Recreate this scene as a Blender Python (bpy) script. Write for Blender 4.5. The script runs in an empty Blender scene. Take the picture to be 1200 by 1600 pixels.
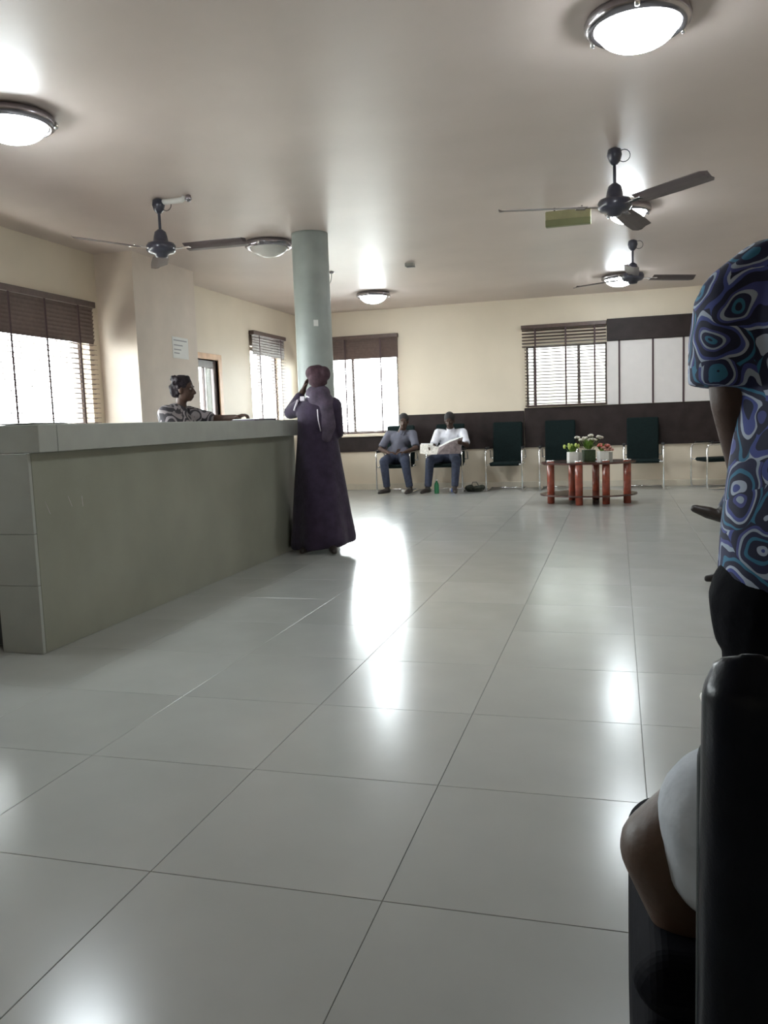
import bpy, math, random
from mathutils import Vector, Matrix, Euler
random.seed(7)
PI = math.pi
scene = bpy.context.scene
COL = scene.collection

# ------------------------------------------------------------------ camera
F_PX, YAW, PITCH, ROLL, CAM_H = 1292.0, -0.27705, 0.10838, 0.03567, 1.14
fw = Vector((math.sin(YAW)*math.cos(PITCH), math.cos(YAW)*math.cos(PITCH), -math.sin(PITCH)))
r0 = Vector((math.cos(YAW), -math.sin(YAW), 0)); d0 = fw.cross(r0)
rt = math.cos(ROLL)*r0 + math.sin(ROLL)*d0
dn = -math.sin(ROLL)*r0 + math.cos(ROLL)*d0
cam_data = bpy.data.cameras.new('camera')
cam_data.sensor_fit = 'HORIZONTAL'; cam_data.sensor_width = 36.0
cam_data.lens = 36.0*F_PX/1200.0
cam_data.clip_start = 0.05; cam_data.clip_end = 300
cam = bpy.data.objects.new('camera', cam_data); COL.objects.link(cam)
M = Matrix((rt, -dn, -fw)).transposed().to_4x4()
M.translation = Vector((0, 0, CAM_H)); cam.matrix_world = M
scene.camera = cam

# ------------------------------------------------------------------ world, lamps, exposure
world = bpy.data.worlds.new('world'); scene.world = world; world.use_nodes = True
wn = world.node_tree.nodes; wb = wn['Background']
wb.inputs['Color'].default_value = (0.93, 0.97, 1.0, 1); wb.inputs['Strength'].default_value = 16.0
LAMP_E = 44.0
LAMP_COL = (0.88, 0.96, 1.0, 1)
scene.view_settings.view_transform = 'Standard'; scene.view_settings.look = 'None'
scene.view_settings.gamma = 1.0; scene.view_settings.use_curve_mapping = False
scene.view_settings.exposure = 1.15
def portal(x, y, z, w, h, rot):
    l = bpy.data.lights.new('portal', 'AREA'); l.shape = 'RECTANGLE'; l.size = w; l.size_y = h
    l.cycles.is_portal = True
    o = bpy.data.objects.new('window_portal', l); COL.objects.link(o)
    o.location = (x, y, z); o.rotation_euler = rot
portal(-5.5, 5.1, 1.65, 4.9, 1.4, (PI/2, 0, -PI/2))
portal(-5.5, 12.2, 1.65, 1.2, 1.4, (PI/2, 0, -PI/2))
portal(-4.33, 13.7, 1.65, 1.66, 1.4, (-PI/2, 0, 0))

# ------------------------------------------------------------------ materials
MATS = {}
def mat(name, col, rough=0.5, metal=0.0, noise=0.0, nscale=8.0, bump=0.0, bscale=60.0, spec=0.5, coat=0.0, emit=None, estr=0.0, sheen=0.0, rnd=0.0):
    if name in MATS: return MATS[name]
    m = bpy.data.materials.new(name); m.use_nodes = True; MATS[name] = m
    nt = m.node_tree; N = nt.nodes; L = nt.links; b = N['Principled BSDF']
    b.inputs['Base Color'].default_value = (*col, 1); b.inputs['Roughness'].default_value = rough
    b.inputs['Metallic'].default_value = metal; b.inputs['Specular IOR Level'].default_value = spec
    b.inputs['Coat Weight'].default_value = coat; b.inputs['Sheen Weight'].default_value = sheen
    tc = N.new('ShaderNodeTexCoord')
    if noise > 0 or rnd > 0:
        no = N.new('ShaderNodeTexNoise'); no.inputs['Scale'].default_value = nscale; no.inputs['Detail'].default_value = 5
        L.new(tc.outputs['Object'], no.inputs['Vector'])
        mr = N.new('ShaderNodeMapRange'); mr.inputs['From Min'].default_value = .3; mr.inputs['From Max'].default_value = .7
        mr.inputs['To Min'].default_value = 1-noise; mr.inputs['To Max'].default_value = 1+noise
        L.new(no.outputs['Fac'], mr.inputs['Value'])
        val = mr.outputs[0]
        if rnd > 0:
            oi = N.new('ShaderNodeObjectInfo'); m2 = N.new('ShaderNodeMapRange')
            m2.inputs['To Min'].default_value = 1-rnd; m2.inputs['To Max'].default_value = 1+rnd
            L.new(oi.outputs['Random'], m2.inputs['Value'])
            mu = N.new('ShaderNodeMath'); mu.operation = 'MULTIPLY'
            L.new(val, mu.inputs[0]); L.new(m2.outputs[0], mu.inputs[1]); val = mu.outputs[0]
        vm = N.new('ShaderNodeVectorMath'); vm.operation = 'SCALE'; vm.inputs[0].default_value = col
        L.new(val, vm.inputs['Scale']); L.new(vm.outputs[0], b.inputs['Base Color'])
    if bump > 0:
        n2 = N.new('ShaderNodeTexNoise'); n2.inputs['Scale'].default_value = bscale; n2.inputs['Detail'].default_value = 3
        L.new(tc.outputs['Object'], n2.inputs['Vector'])
        bp = N.new('ShaderNodeBump'); bp.inputs['Strength'].default_value = bump; bp.inputs['Distance'].default_value = .01
        L.new(n2.outputs['Fac'], bp.inputs['Height']); L.new(bp.outputs[0], b.inputs['Normal'])
    if emit:
        b.inputs['Emission Color'].default_value = emit; b.inputs['Emission Strength'].default_value = estr
    return m

M_ceil = mat('ceiling_paint', (.64, .545, .50), .40, noise=.05, nscale=1.2, bump=.12, bscale=3, spec=.5)
M_wall = mat('wall_paint', (.69, .60, .475), .55, noise=.04, nscale=1.5, bump=.05)
M_pier = mat('pier_paint', (.66, .56, .47), .55, noise=.06, nscale=3, bump=.05)
M_tile = mat('floor_tile', (.365, .372, .355), .20, noise=.05, nscale=2.5, rnd=.03, bump=.015, bscale=5, spec=.42)
M_grout = mat('grout', (.16, .16, .15), .8)
M_base = mat('skirting_tile', (.60, .54, .44), .3, noise=.05)
M_dado = mat('dado_board', (.026, .017, .016), .55, spec=.25, noise=.3, nscale=6)
M_col = mat('column_plaster', (.33, .365, .345), .45, noise=.14, nscale=4, bump=.1, bscale=12)
M_cnt = mat('counter_panel', (.265, .27, .22), .3, noise=.10, nscale=2.2, bump=.02)
M_lip = mat('counter_stone', (.385, .40, .37), .22, noise=.05, nscale=6)
M_joint = mat('joint_filler', (.06, .07, .06), .8)
M_blind = mat('blind_slat', (.10, .065, .055), .45, noise=.15, nscale=20)
M_tape = mat('blind_tape', (.07, .04, .045), .7)
M_wframe = mat('window_frame', (.12, .10, .10), .4, noise=.1)
M_panel = mat('pale_panel', (.66, .62, .60), .6, noise=.02)
M_doorw = mat('door_wood', (.06, .035, .035), .35, noise=.3, nscale=10)
M_casing = mat('casing_wood', (.60, .36, .20), .45, noise=.15, nscale=9)
M_fan = mat('fan_enamel', (.045, .045, .065), .28, noise=.1, coat=.3)
M_blade = mat('fan_blade', (.10, .075, .075), .35, noise=.1)
M_chrome = mat('chrome', (.80, .80, .82), .12, metal=1, noise=.02)
M_dchrome = mat('dark_chrome', (.35, .33, .36), .2, metal=1, noise=.03)
M_lampon = mat('lamp_glass_lit', (.9, .95, .95), .3, noise=.01, emit=LAMP_COL, estr=LAMP_E)
M_lampoff = mat('lamp_glass_unlit', (.72, .70, .66), .25, noise=.02, spec=.6)
M_chair = mat('chair_fabric', (.006, .013, .013), .8, spec=.15, noise=.2, nscale=40, bump=.2, bscale=300)
M_black = mat('black_plastic', (.012, .012, .014), .4, noise=.2)
M_leather = mat('black_leather', (.004, .005, .009), .30, noise=.3, nscale=12, bump=.05, bscale=260, spec=.13)
M_matt = mat('matt_black_vinyl', (.004, .004, .007), .75, noise=.2, spec=.08)
M_leatherg = mat('grey_leather', (.012, .016, .016), .6, noise=.2, nscale=15, bump=.06, bscale=200, spec=.3)
M_red = mat('red_wood', (.27, .055, .03), .22, noise=.25, nscale=14, coat=.4)
M_dredw = mat('dark_red_wood', (.075, .03, .025), .2, noise=.2, nscale=10, coat=.4)
M_white = mat('white_ceramic', (.75, .74, .70), .35, noise=.03)
M_greyc = mat('grey_ceramic', (.40, .40, .37), .35, noise=.05)
M_greenp = mat('green_glaze', (.03, .055, .02), .35, noise=.3, nscale=30)
M_leaf = mat('leaf', (.12, .22, .03), .5, noise=.4, nscale=30)
M_bud = mat('yellow_bud', (.50, .60, .14), .5, noise=.15)
M_petal = mat('pale_petal', (.62, .58, .50), .6, noise=.1)
M_redp = mat('red_petal', (.42, .09, .06), .6, noise=.25, nscale=40)
M_pink = mat('pink_petal', (.50, .24, .19), .6, noise=.2, nscale=40)
M_skin = mat('dark_skin', (.065, .036, .026), .55, spec=.25, noise=.12, nscale=14, bump=.08, bscale=120)
M_skin2 = mat('brown_skin', (.075, .040, .024), .5, noise=.1, nscale=10, bump=.1, bscale=90)
M_hair = mat('black_hair', (.010, .008, .009), .7, noise=.3, nscale=60, bump=.6, bscale=200)
M_wig = mat('dark_wavy_hair', (.018, .013, .016), .7, noise=.35, nscale=40, bump=.6, bscale=90, spec=.15)
M_scarf = mat('maroon_scarf', (.060, .027, .038), .8, noise=.3, nscale=25, bump=.4, bscale=50)
M_dress = mat('plum_dress', (.036, .024, .046), .85, spec=.2, noise=.25, nscale=14, bump=.3, bscale=40, sheen=.2)
M_shawl = mat('grey_shawl', (.075, .055, .085), .85, noise=.3, nscale=20, bump=.3, bscale=50)
M_trim = mat('pale_braid', (.72, .66, .72), .7)
M_wshirt = mat('white_shirt', (.66, .66, .72), .75, noise=.08, nscale=20, bump=.3, bscale=30)
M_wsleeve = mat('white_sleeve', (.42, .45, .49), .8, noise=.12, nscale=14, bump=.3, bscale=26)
M_slate = mat('slate_shirt', (.10, .10, .13), .8, noise=.15, bump=.3, bscale=30)
M_denim = mat('dark_denim', (.030, .038, .07), .8, noise=.3, nscale=25, bump=.3, bscale=60)
M_blackt = mat('black_trousers', (.004, .004, .006), .85, spec=.08, noise=.2, bump=.2, bscale=50)
M_shoe = mat('dark_shoe', (.025, .018, .015), .4, noise=.2)
M_paper = mat('paper', (.80, .80, .78), .7, noise=.02)
M_ink = mat('grey_ink', (.35, .35, .37), .8)
M_news = mat('newsprint', (.60, .57, .52), .8, noise=.25, nscale=35)
M_newsb = mat('newsprint_back', (.20, .16, .16), .8, noise=.3, nscale=25)
M_green = mat('green_bottle', (.05, .32, .14), .2, noise=.1, coat=.3)
M_bluew = mat('blue_label', (.15, .25, .65), .4)
M_bag = mat('dark_bag', (.03, .035, .025), .8, noise=.4, nscale=20, bump=.5, bscale=30)
M_olive = mat('olive_panel', (.33, .31, .17), .5, noise=.08, nscale=12)
M_olived = mat('olive_panel_shade', (.20, .21, .10), .5, noise=.1)
M_ext = mat('added_shell_plaster', (.50, .50, .47), .8, noise=.03)
M_ground = mat('yard_concrete', (.42, .41, .38), .9, noise=.1, nscale=.5)
M_eye = mat('eye_white', (.16, .14, .12), .4)

def glass_mat():
    m = bpy.data.materials.new('window_glass'); m.use_nodes = True; nt = m.node_tree; N = nt.nodes; L = nt.links
    N.remove(N['Principled BSDF']); out = N['Material Output']
    tr = N.new('ShaderNodeBsdfTransparent'); tr.inputs[0].default_value = (.95, .97, .96, 1)
    gl = N.new('ShaderNodeBsdfGlossy'); gl.inputs['Roughness'].default_value = .02
    lw = N.new('ShaderNodeLayerWeight'); lw.inputs[0].default_value = .5
    pw = N.new('ShaderNodeMath'); pw.operation = 'POWER'; L.new(lw.outputs['Facing'], pw.inputs[0]); pw.inputs[1].default_value = 4
    fr = N.new('ShaderNodeMath'); fr.operation = 'MULTIPLY_ADD'; L.new(pw.outputs[0], fr.inputs[0]); fr.inputs[1].default_value = .5; fr.inputs[2].default_value = .03
    mx = N.new('ShaderNodeMixShader'); L.new(fr.outputs[0], mx.inputs[0]); L.new(tr.outputs[0], mx.inputs[1]); L.new(gl.outputs[0], mx.inputs[2])
    L.new(mx.outputs[0], out.inputs[0]); return m
M_glass = glass_mat()

def pattern_mat(name, ramp, scale, dist, rough=.8):
    """printed cloth: swirling bands from distorted distance fields"""
    m = bpy.data.materials.new(name); m.use_nodes = True; nt = m.node_tree; N = nt.nodes; L = nt.links; b = N['Principled BSDF']
    tc = N.new('ShaderNodeTexCoord')
    no = N.new('ShaderNodeTexNoise'); no.inputs['Scale'].default_value = scale*.55; no.inputs['Detail'].default_value = 2.6
    L.new(tc.outputs['Object'], no.inputs['Vector'])
    vs = N.new('ShaderNodeVectorMath'); vs.operation = 'SCALE'; vs.inputs['Scale'].default_value = dist
    L.new(no.outputs['Color'], vs.inputs[0])
    va = N.new('ShaderNodeVectorMath'); L.new(tc.outputs['Object'], va.inputs[0]); L.new(vs.outputs[0], va.inputs[1])
    vo = N.new('ShaderNodeTexVoronoi'); vo.inputs['Scale'].default_value = scale; L.new(va.outputs[0], vo.inputs['Vector'])
    sep = N.new('ShaderNodeSeparateColor'); L.new(vo.outputs['Color'], sep.inputs[0])
    a = N.new('ShaderNodeMath'); a.operation = 'MULTIPLY_ADD'; L.new(vo.outputs['Distance'], a.inputs[0]); a.inputs[1].default_value = 1.5
    L.new(sep.outputs[0], a.inputs[2])
    fr = N.new('ShaderNodeMath'); fr.operation = 'FRACT'; L.new(a.outputs[0], fr.inputs[0])
    cr = N.new('ShaderNodeValToRGB'); cr.color_ramp.interpolation = 'CONSTANT'
    els = cr.color_ramp.elements
    els[0].position = ramp[0][0]; els[0].color = (*ramp[0][1], 1); els[1].position = ramp[1][0]; els[1].color = (*ramp[1][1], 1)
    for p, c in ramp[2:]:
        e = els.new(p); e.color = (*c, 1)
    L.new(fr.outputs[0], cr.inputs[0]); L.new(cr.outputs[0], b.inputs['Base Color'])
    b.inputs['Roughness'].default_value = rough
    return m
NAVY = (.008, .011, .04)
M_print = pattern_mat('blue_swirl_print', [(0, NAVY), (.16, (.05, .07, .26)), (.27, (.36, .41, .52)), (.36, NAVY), (.52, (.03, .15, .26)), (.62, (.012, .016, .06)), (.76, (.30, .36, .46)), (.84, (.05, .06, .22)), (.93, NAVY)], 8.0, .30)
M_blouse = pattern_mat('black_white_print', [(0, (.035, .03, .035)), (.35, (.24, .21, .21)), (.6, (.04, .035, .04)), (.8, (.28, .25, .26))], 7, .12)

# ------------------------------------------------------------------ mesh helpers
class MB:
    def __init__(s): s.v = []; s.f = []; s.sm = []
    def add(s, vs, fs, smooth=False):
        b = len(s.v); s.v += [tuple(v) for v in vs]; s.f += [tuple(i+b for i in f) for f in fs]; s.sm += [smooth]*len(fs); return s
    def box(s, x0, x1, y0, y1, z0, z1):
        vs = [(x, y, z) for x in (x0, x1) for y in (y0, y1) for z in (z0, z1)]
        return s.add(vs, [(0,1,3,2),(4,6,7,5),(0,4,5,1),(2,3,7,6),(0,2,6,4),(1,5,7,3)])
    def cbox(s, x0, x1, y0, y1, z0, z1, b=.004):
        """box with bevelled edges"""
        vs = []
        for x, sx in ((x0, 1), (x1, -1)):
            for y, sy in ((y0, 1), (y1, -1)):
                for z, sz in ((z0, 1), (z1, -1)):
                    vs += [(x, y+sy*b, z+sz*b), (x+sx*b, y, z+sz*b), (x+sx*b, y+sy*b, z)]
        def i(a, c, d, k): return (a*4+c*2+d)*3+k
        fs = []
        for a in (0, 1): fs.append((i(a,0,0,0), i(a,0,1,0), i(a,1,1,0), i(a,1,0,0)))
        for a in (0, 1): fs.append((i(0,a,0,1), i(0,a,1,1), i(1,a,1,1), i(1,a,0,1)))
        for a in (0, 1): fs.append((i(0,0,a,2), i(0,1,a,2), i(1,1,a,2), i(1,0,a,2)))
        for c in (0, 1):
            for d in (0, 1):
                fs.append((i(0,c,d,1), i(1,c,d,1), i(1,c,d,2), i(0,c,d,2)))
                fs.append((i(c,0,d,0), i(c,1,d,0), i(c,1,d,2), i(c,0,d,2)))
                fs.append((i(c,d,0,0), i(c,d,1,0), i(c,d,1,1), i(c,d,0,1)))
        for a in (0,1):
            for c in (0,1):
                for d in (0,1): fs.append((i(a,c,d,0), i(a,c,d,1), i(a,c,d,2)))
        return s.add(vs, fs)
    def rings(s, rings, cap=True, smooth=True):
        n = len(rings[0]); vs = [p for r in rings for p in r]; fs = []
        for k in range(len(rings)-1):
            for j in range(n): fs.append((k*n+j, k*n+(j+1) % n, (k+1)*n+(j+1) % n, (k+1)*n+j))
        if cap: fs += [tuple(range(n))[::-1], tuple(range((len(rings)-1)*n, len(rings)*n))]
        return s.add(vs, fs, smooth)
    def lathe(s, prof, c=(0,0,0), n=24, smooth=True):
        return s.rings([[(c[0]+r*math.cos(2*PI*j/n), c[1]+r*math.sin(2*PI*j/n), c[2]+z) for j in range(n)] for r, z in prof], True, smooth)
    def tube(s, path, r, n=8, rs=None, closed=False):
        P = [Vector(p) for p in path]; R = []; up = None
        for k, p in enumerate(P):
            a = P[k-1] if (k > 0 or closed) else p; b = P[(k+1) % len(P)] if (k < len(P)-1 or closed) else p
            t = (b-a).normalized()
            if up is None: up = Vector((0,0,1)) if abs(t.z) < .9 else Vector((1,0,0))
            u = t.cross(up).normalized(); w = u.cross(t).normalized(); up = w
            rr = rs[k] if rs else r
            R.append([p+rr*(math.cos(2*PI*j/n)*u+math.sin(2*PI*j/n)*w) for j in range(n)])
        if closed: R.append(R[0]); return s.rings(R, False)
        return s.rings(R)
    def ell(s, c, r, rot=None, n=16, m=10):
        c = Vector(c); rot = rot.to_matrix() if isinstance(rot, Euler) else (rot or Matrix.Identity(3)); R = []
        for k in range(1, m):
            a = PI*k/m
            R.append([c+rot@Vector((r[0]*math.sin(a)*math.cos(2*PI*j/n), r[1]*math.sin(a)*math.sin(2*PI*j/n), -r[2]*math.cos(a))) for j in range(n)])
        return s.rings(R)
    def cap(s, p1, r1, p2, r2, n=14):
        """tapered capsule"""
        a = Vector(p1); b = Vector(p2); t = (b-a)
        t = t.normalized() if t.length > 1e-6 else Vector((0,0,1))
        up = Vector((0,0,1)) if abs(t.z) < .9 else Vector((1,0,0))
        u = t.cross(up).normalized(); w = t.cross(u).normalized(); R = []
        for k in range(1, 5):
            q = PI/2*k/4.; R.append([a - t*(r1*math.cos(q)) + r1*math.sin(q)*(math.cos(2*PI*j/n)*u+math.sin(2*PI*j/n)*w) for j in range(n)])
        for k in range(4, 0, -1):
            q = PI/2*k/4.; R.append([b + t*(r2*math.cos(q)) + r2*math.sin(q)*(math.cos(2*PI*j/n)*u+math.sin(2*PI*j/n)*w) for j in range(n)])
        return s.rings(R)
    def loft(s, secs, n=28):
        """secs: (center, rx, ry) horizontal sections"""
        return s.rings([[(c[0]+rx*math.cos(2*PI*j/n), c[1]+ry*math.sin(2*PI*j/n), c[2]) for j in range(n)] for c, rx, ry in secs])
    def move(s, M4):
        s.v = [tuple(M4 @ Vector(v)) for v in s.v]; return s
    def mesh(s, name, m):
        me = bpy.data.meshes.new(name); me.from_pydata(s.v, [], s.f)
        me.polygons.foreach_set('use_smooth', s.sm); me.materials.append(m); me.validate(); 
        import bmesh
        bm = bmesh.new(); bm.from_mesh(me); bmesh.ops.recalc_face_normals(bm, faces=bm.faces); bm.to_mesh(me); bm.free()
        return me
    def build(s, name, m, parent=None, loc=None):
        o = bpy.data.objects.new(name, s.mesh(name, m)); COL.objects.link(o)
        if parent is not None: o.parent = parent
        if loc is not None: o.location = loc
        return o

def props(o, **k):
    for a, b in k.items():
        if b is not None: o[a] = b
    return o
def thing(name, label, cat, loc=(0,0,0), rz=0, group=None):
    o = bpy.data.objects.new(name, None); COL.objects.link(o); o.empty_display_size = .1
    o.location = loc; o.rotation_euler = (0, 0, rz)
    return props(o, label=label, category=cat, group=group)
def struct(o, label=None, cat=None): return props(o, kind='structure', label=label, category=cat)
def copy_tree(o, parent=None):
    c = o.copy(); COL.objects.link(c); c.parent = parent
    for ch in o.children: copy_tree(ch, c)
    return c
def remesh(mb, name, m, parent, voxel=.01, smooth=2, subtract=None):
    """fuse overlapping shapes into one continuous skin"""
    me = mb.mesh(name+'_tmp', m); o = bpy.data.objects.new(name+'_tmp', me); COL.objects.link(o)
    r = o.modifiers.new('r', 'REMESH'); r.mode = 'VOXEL'; r.voxel_size = voxel; r.use_smooth_shade = True
    if smooth:
        q = o.modifiers.new('s', 'SMOOTH'); q.iterations = smooth; q.factor = .5
    dg = bpy.context.evaluated_depsgraph_get(); dg.update()
    nm = bpy.data.meshes.new_from_object(o.evaluated_get(dg)); nm.name = name
    nm.materials.clear(); nm.materials.append(m)
    bpy.data.objects.remove(o); bpy.data.meshes.remove(me)
    for p in nm.polygons: p.use_smooth = True
    n = bpy.data.objects.new(name, nm); COL.objects.link(n)
    if parent is not None: n.parent = parent
    return n

# ------------------------------------------------------------------ room shell
XL, XR, YB, YF, ZC = -5.3, 3.6, -2.6, 13.5, 3.0
def holed_wall(name, axis, pos, out, u0, u1, holes, label):
    """wall slab from boxes around openings; axis 'x' -> plane x=pos running in y"""
    us = sorted({u0, u1, *[h[0] for h in holes], *[h[1] for h in holes]}); zs = sorted({0, ZC, *[h[2] for h in holes], *[h[3] for h in holes]})
    mb = MB()
    for a, b in zip(us, us[1:]):
        runs = []
        for c, d in zip(zs, zs[1:]):
            if any(h[0] <= a and b <= h[1] and h[2] <= c and d <= h[3] for h in holes): continue
            if runs and runs[-1][1] == c: runs[-1][1] = d
            else: runs.append([c, d])
        for c, d in runs:
            p, q = sorted((pos, pos+out))
            if axis == 'x': mb.box(p, q, a, b, c, d)
            else: mb.box(a, b, p, q, c, d)
    return struct(mb.build(name, M_wall), label, 'wall')
holed_wall('wall_left', 'x', XL, -.22, YB-.2, YF+.2, [(2.7, 7.62, .95, 2.30), (9.82, 10.52, .0, 2.06), (11.60, 12.80, .95, 2.35)], 'cream painted left wall with windows and a door')
holed_wall('wall_far', 'y', YF, .22, XL, XR, [(-5.16, -3.51, .95, 2.40), (-1.40, -.15, 1.29, 2.26)], 'cream painted far wall behind the row of chairs')
struct(MB().box(XR, XR+.2, YB, YF, 0, ZC).build('wall_right', M_wall), 'cream painted right wall', 'wall')
struct(MB().box(XL, XR, YB-.2, YB, 0, ZC).build('wall_near', M_wall), 'cream painted wall behind the camera', 'wall')
struct(MB().box(XL-.3, XR+.3, YB-.3, YF+.3, ZC, ZC+.15).build('ceiling', M_ceil), 'plain pinkish cream ceiling', 'ceiling')
struct(MB().box(XL, -4.85, 7.81, 9.12, 0, ZC).build('wall_pier', M_pier), 'square wall pier standing out from the left wall, with a notice on it', 'wall')

# floor: grout bed + tiles
floor = struct(MB().box(XL-.3, XR+.3, YB-.3, YF+.3, -.12, -.004).build('floor', M_grout), 'polished pale square floor tiles', 'floor')
TX, TY, X0, Y0 = .627, .645, .08, 1.787
tile_me = MB().cbox(.0008, TX-.0008, .0008, TY-.0008, -.012, 0, .0010).mesh('floor_tile', M_tile)
rest = MB(); cnt = 0
for j in range(-7, 19):
    for i in range(-9, 6):
        x = X0+i*TX; y = Y0+j*TY
        if x > XR or x+TX < XL or y > YF or y+TY < YB: continue
        xa, xb, ya, yb = max(x, XL), min(x+TX, XR), max(y, YB), min(y+TY, YF)
        full = xb-xa > TX-1e-6 and yb-ya > TY-1e-6
        seen = full and j >= -3 and j <= 15 and x < 1.4 and cnt < 295 and (y > .2)
        if seen:
            o = bpy.data.objects.new('tile', tile_me); COL.objects.link(o); o.parent = floor; o.location = (x, y, 0); cnt += 1
        elif xb-xa > .01 and yb-ya > .01:
            rest.cbox(xa+.0015, xb-.0015, ya+.0015, yb-.0015, -.012, 0, .0012)
props(rest.build('tile_field', M_tile, floor), kind='stuff')

# skirting and dado
struct(MB().cbox(XL+.001, XR-.001, YF-.02, YF-.001, 0, .10).build('baseboard_far', M_base), 'cream tile skirting along the far wall', 'skirting')
struct(MB().cbox(XL+.001, XL+.02, 9.13, 9.75, 0, .10).cbox(XL+.001, XL+.02, 10.6, YF-.02, 0, .10).build('baseboard_left', M_base), 'cream tile skirting along the left wall', 'skirting')
d = MB()
for x0, x1, z0, z1 in [(XL+.001, -3.50, .65, .90), (-3.49, -1.44, .65, 1.24), (-1.43, 3.59, .65, 1.28)]:
    d.cbox(x0, x1, YF-.028, YF-.001, z0, z1, .003)
struct(d.build('trim_1', M_dado), 'dark wood dado board behind the chairs on the far wall', 'dado')
struct(MB().cbox(-5.2, -3.50, YF-.10, YF+.02, .905, .945).build('trim_2', M_wall), 'pale sill under the far window', 'sill')
struct(MB().cbox(XL-.02, XL+.08, 2.6, 7.6, .90, .945).build('trim_3', M_wall), 'pale sill under the long left window', 'sill')

# windows: frame, mullions, glass
def window(name, axis, pos, u0, u1, z0, z1, mull, label, fw_=.05):
    w = MB(); p0, p1 = pos-.03, pos+.03
    def bx(a, b, c, d):
        if axis == 'x': w.cbox(p0, p1, a, b, c, d, .004)
        else: w.cbox(a, b, p0, p1, c, d, .004)
    bx(u0, u0+fw_, z0, z1); bx(u1-fw_, u1, z0, z1); bx(u0+fw_, u1-fw_, z0, z0+fw_); bx(u0+fw_, u1-fw_, z1-fw_, z1)
    root = bpy.data.objects.new(name, None); COL.objects.link(root); struct(root, label, 'window')
    w.build('window_frame', M_wframe, root)
    for m_ in mull:
        w = MB(); bx(m_-.022, m_+.022, z0+fw_, z1-fw_); w.build('mullion', M_wframe, root)
    edges = [u0+fw_]+list(mull)+[u1-fw_]
    for a, b in zip(edges, edges[1:]):
        g = MB()
        if axis == 'x': g.box(pos-.003, pos+.003, a, b, z0+fw_, z1-fw_)
        else: g.box(a, b, pos-.003, pos+.003, z0+fw_, z1-fw_)
        g.build('pane', M_glass, root)
window('window_1', 'x', XL-.13, 2.7, 7.62, .95, 2.30, [3.9, 5.1, 6.3], 'long window with a dark blind beside the wall pier')
window('window_2', 'x', XL-.13, 11.60, 12.80, .95, 2.35, [12.2], 'narrow window in the left wall near the corner')
window('window_3', 'y', YF+.13, -5.16, -3.51, .95, 2.40, [-4.33], 'glaring far window right of the column')
window('window_4', 'y', YF+.13, -1.40, -.15, 1.29, 2.26, [-1.27, -.58], 'far window seen through open blind slats', .03)

# glazed door in left wall
dr = bpy.data.objects.new('door_1', None); COL.objects.link(dr); struct(dr, 'dark wood glazed door in the left wall behind the pier', 'door')
x0, x1 = XL-.06, XL-.02
MB().cbox(x0, x1, 9.83, 9.90, .01, 2.05).cbox(x0, x1, 10.42, 10.51, .01, 2.05).cbox(x0, x1, 9.90, 10.42, 1.95, 2.05).cbox(x0, x1, 9.90, 10.42, .01, .9).cbox(x0, x1, 10.14, 10.17, .9, 1.95).build('door_leaf', M_doorw, dr)
MB().box(XL-.043, XL-.037, 9.90, 10.14, .9, 1.95).build('pane', M_glass, dr)
MB().box(XL-.043, XL-.037, 10.17, 10.42, .9, 1.95).build('pane', M_glass, dr)
MB().cbox(XL-.2, XL+.015, 10.52, 10.62, 0, 2.14).cbox(XL-.2, XL+.015, 9.74, 9.82, 0, 2.14).cbox(XL-.2, XL+.015, 9.82, 10.52, 2.06, 2.14).build('door_casing', M_casing, dr)
MB().tube([(x1, 10.45, 1.2), (x1+.05, 10.45, 1.2), (x1+.05, 10.36, 1.2)], .013).cbox(x1, x1+.01, 10.43, 10.47, 1.12, 1.28, .002).build('door_handle', M_dchrome, dr)

# added wall, roof and floor outside window_4, invented to dim the daylight behind it
struct(MB().box(-3.0, 6, 16.6, 16.8, 0, 3.6).build('wall_added_outer', M_ext), 'added pale wall dimming the view outside the slatted window', 'wall')
struct(MB().box(-40, 40, -40, 60, -.5, -.3).build('ground', M_ground), 'pale concrete yard outside the windows', 'ground')
struct(MB().box(-3.0, 6, 13.75, 15.85, 2.75, 2.95).box(-3, 6, 13.73, 16.6, -.3, .0).box(-3.0, -2.9, 13.75, 16.6, 0, 2.75).build('roof_added_shade', M_ext), 'added roof shell blocking sky light outside the slatted window', 'roof')

# round column
colm = struct(MB().lathe([(.185, 0), (.185, .02), (.178, ZC-.02), (.178, ZC)], (-2.90, 7.88, 0), 40).build('column', M_col), 'round grey-green plastered column behind the counter end', 'column')
tag_s = MB().cbox(-.022, .022, -.004, .004, -.03, .03, .001)
a = math.radians(-62)
tag_s.move(Matrix.Translation((-2.90+.182*math.cos(a), 7.88+.182*math.sin(a), 2.12)) @ Matrix.Rotation(a+PI/2, 4, 'Z'))
props(tag_s.build('sticker', M_paper), label='small white sticker on the round column', category='sticker')

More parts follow.
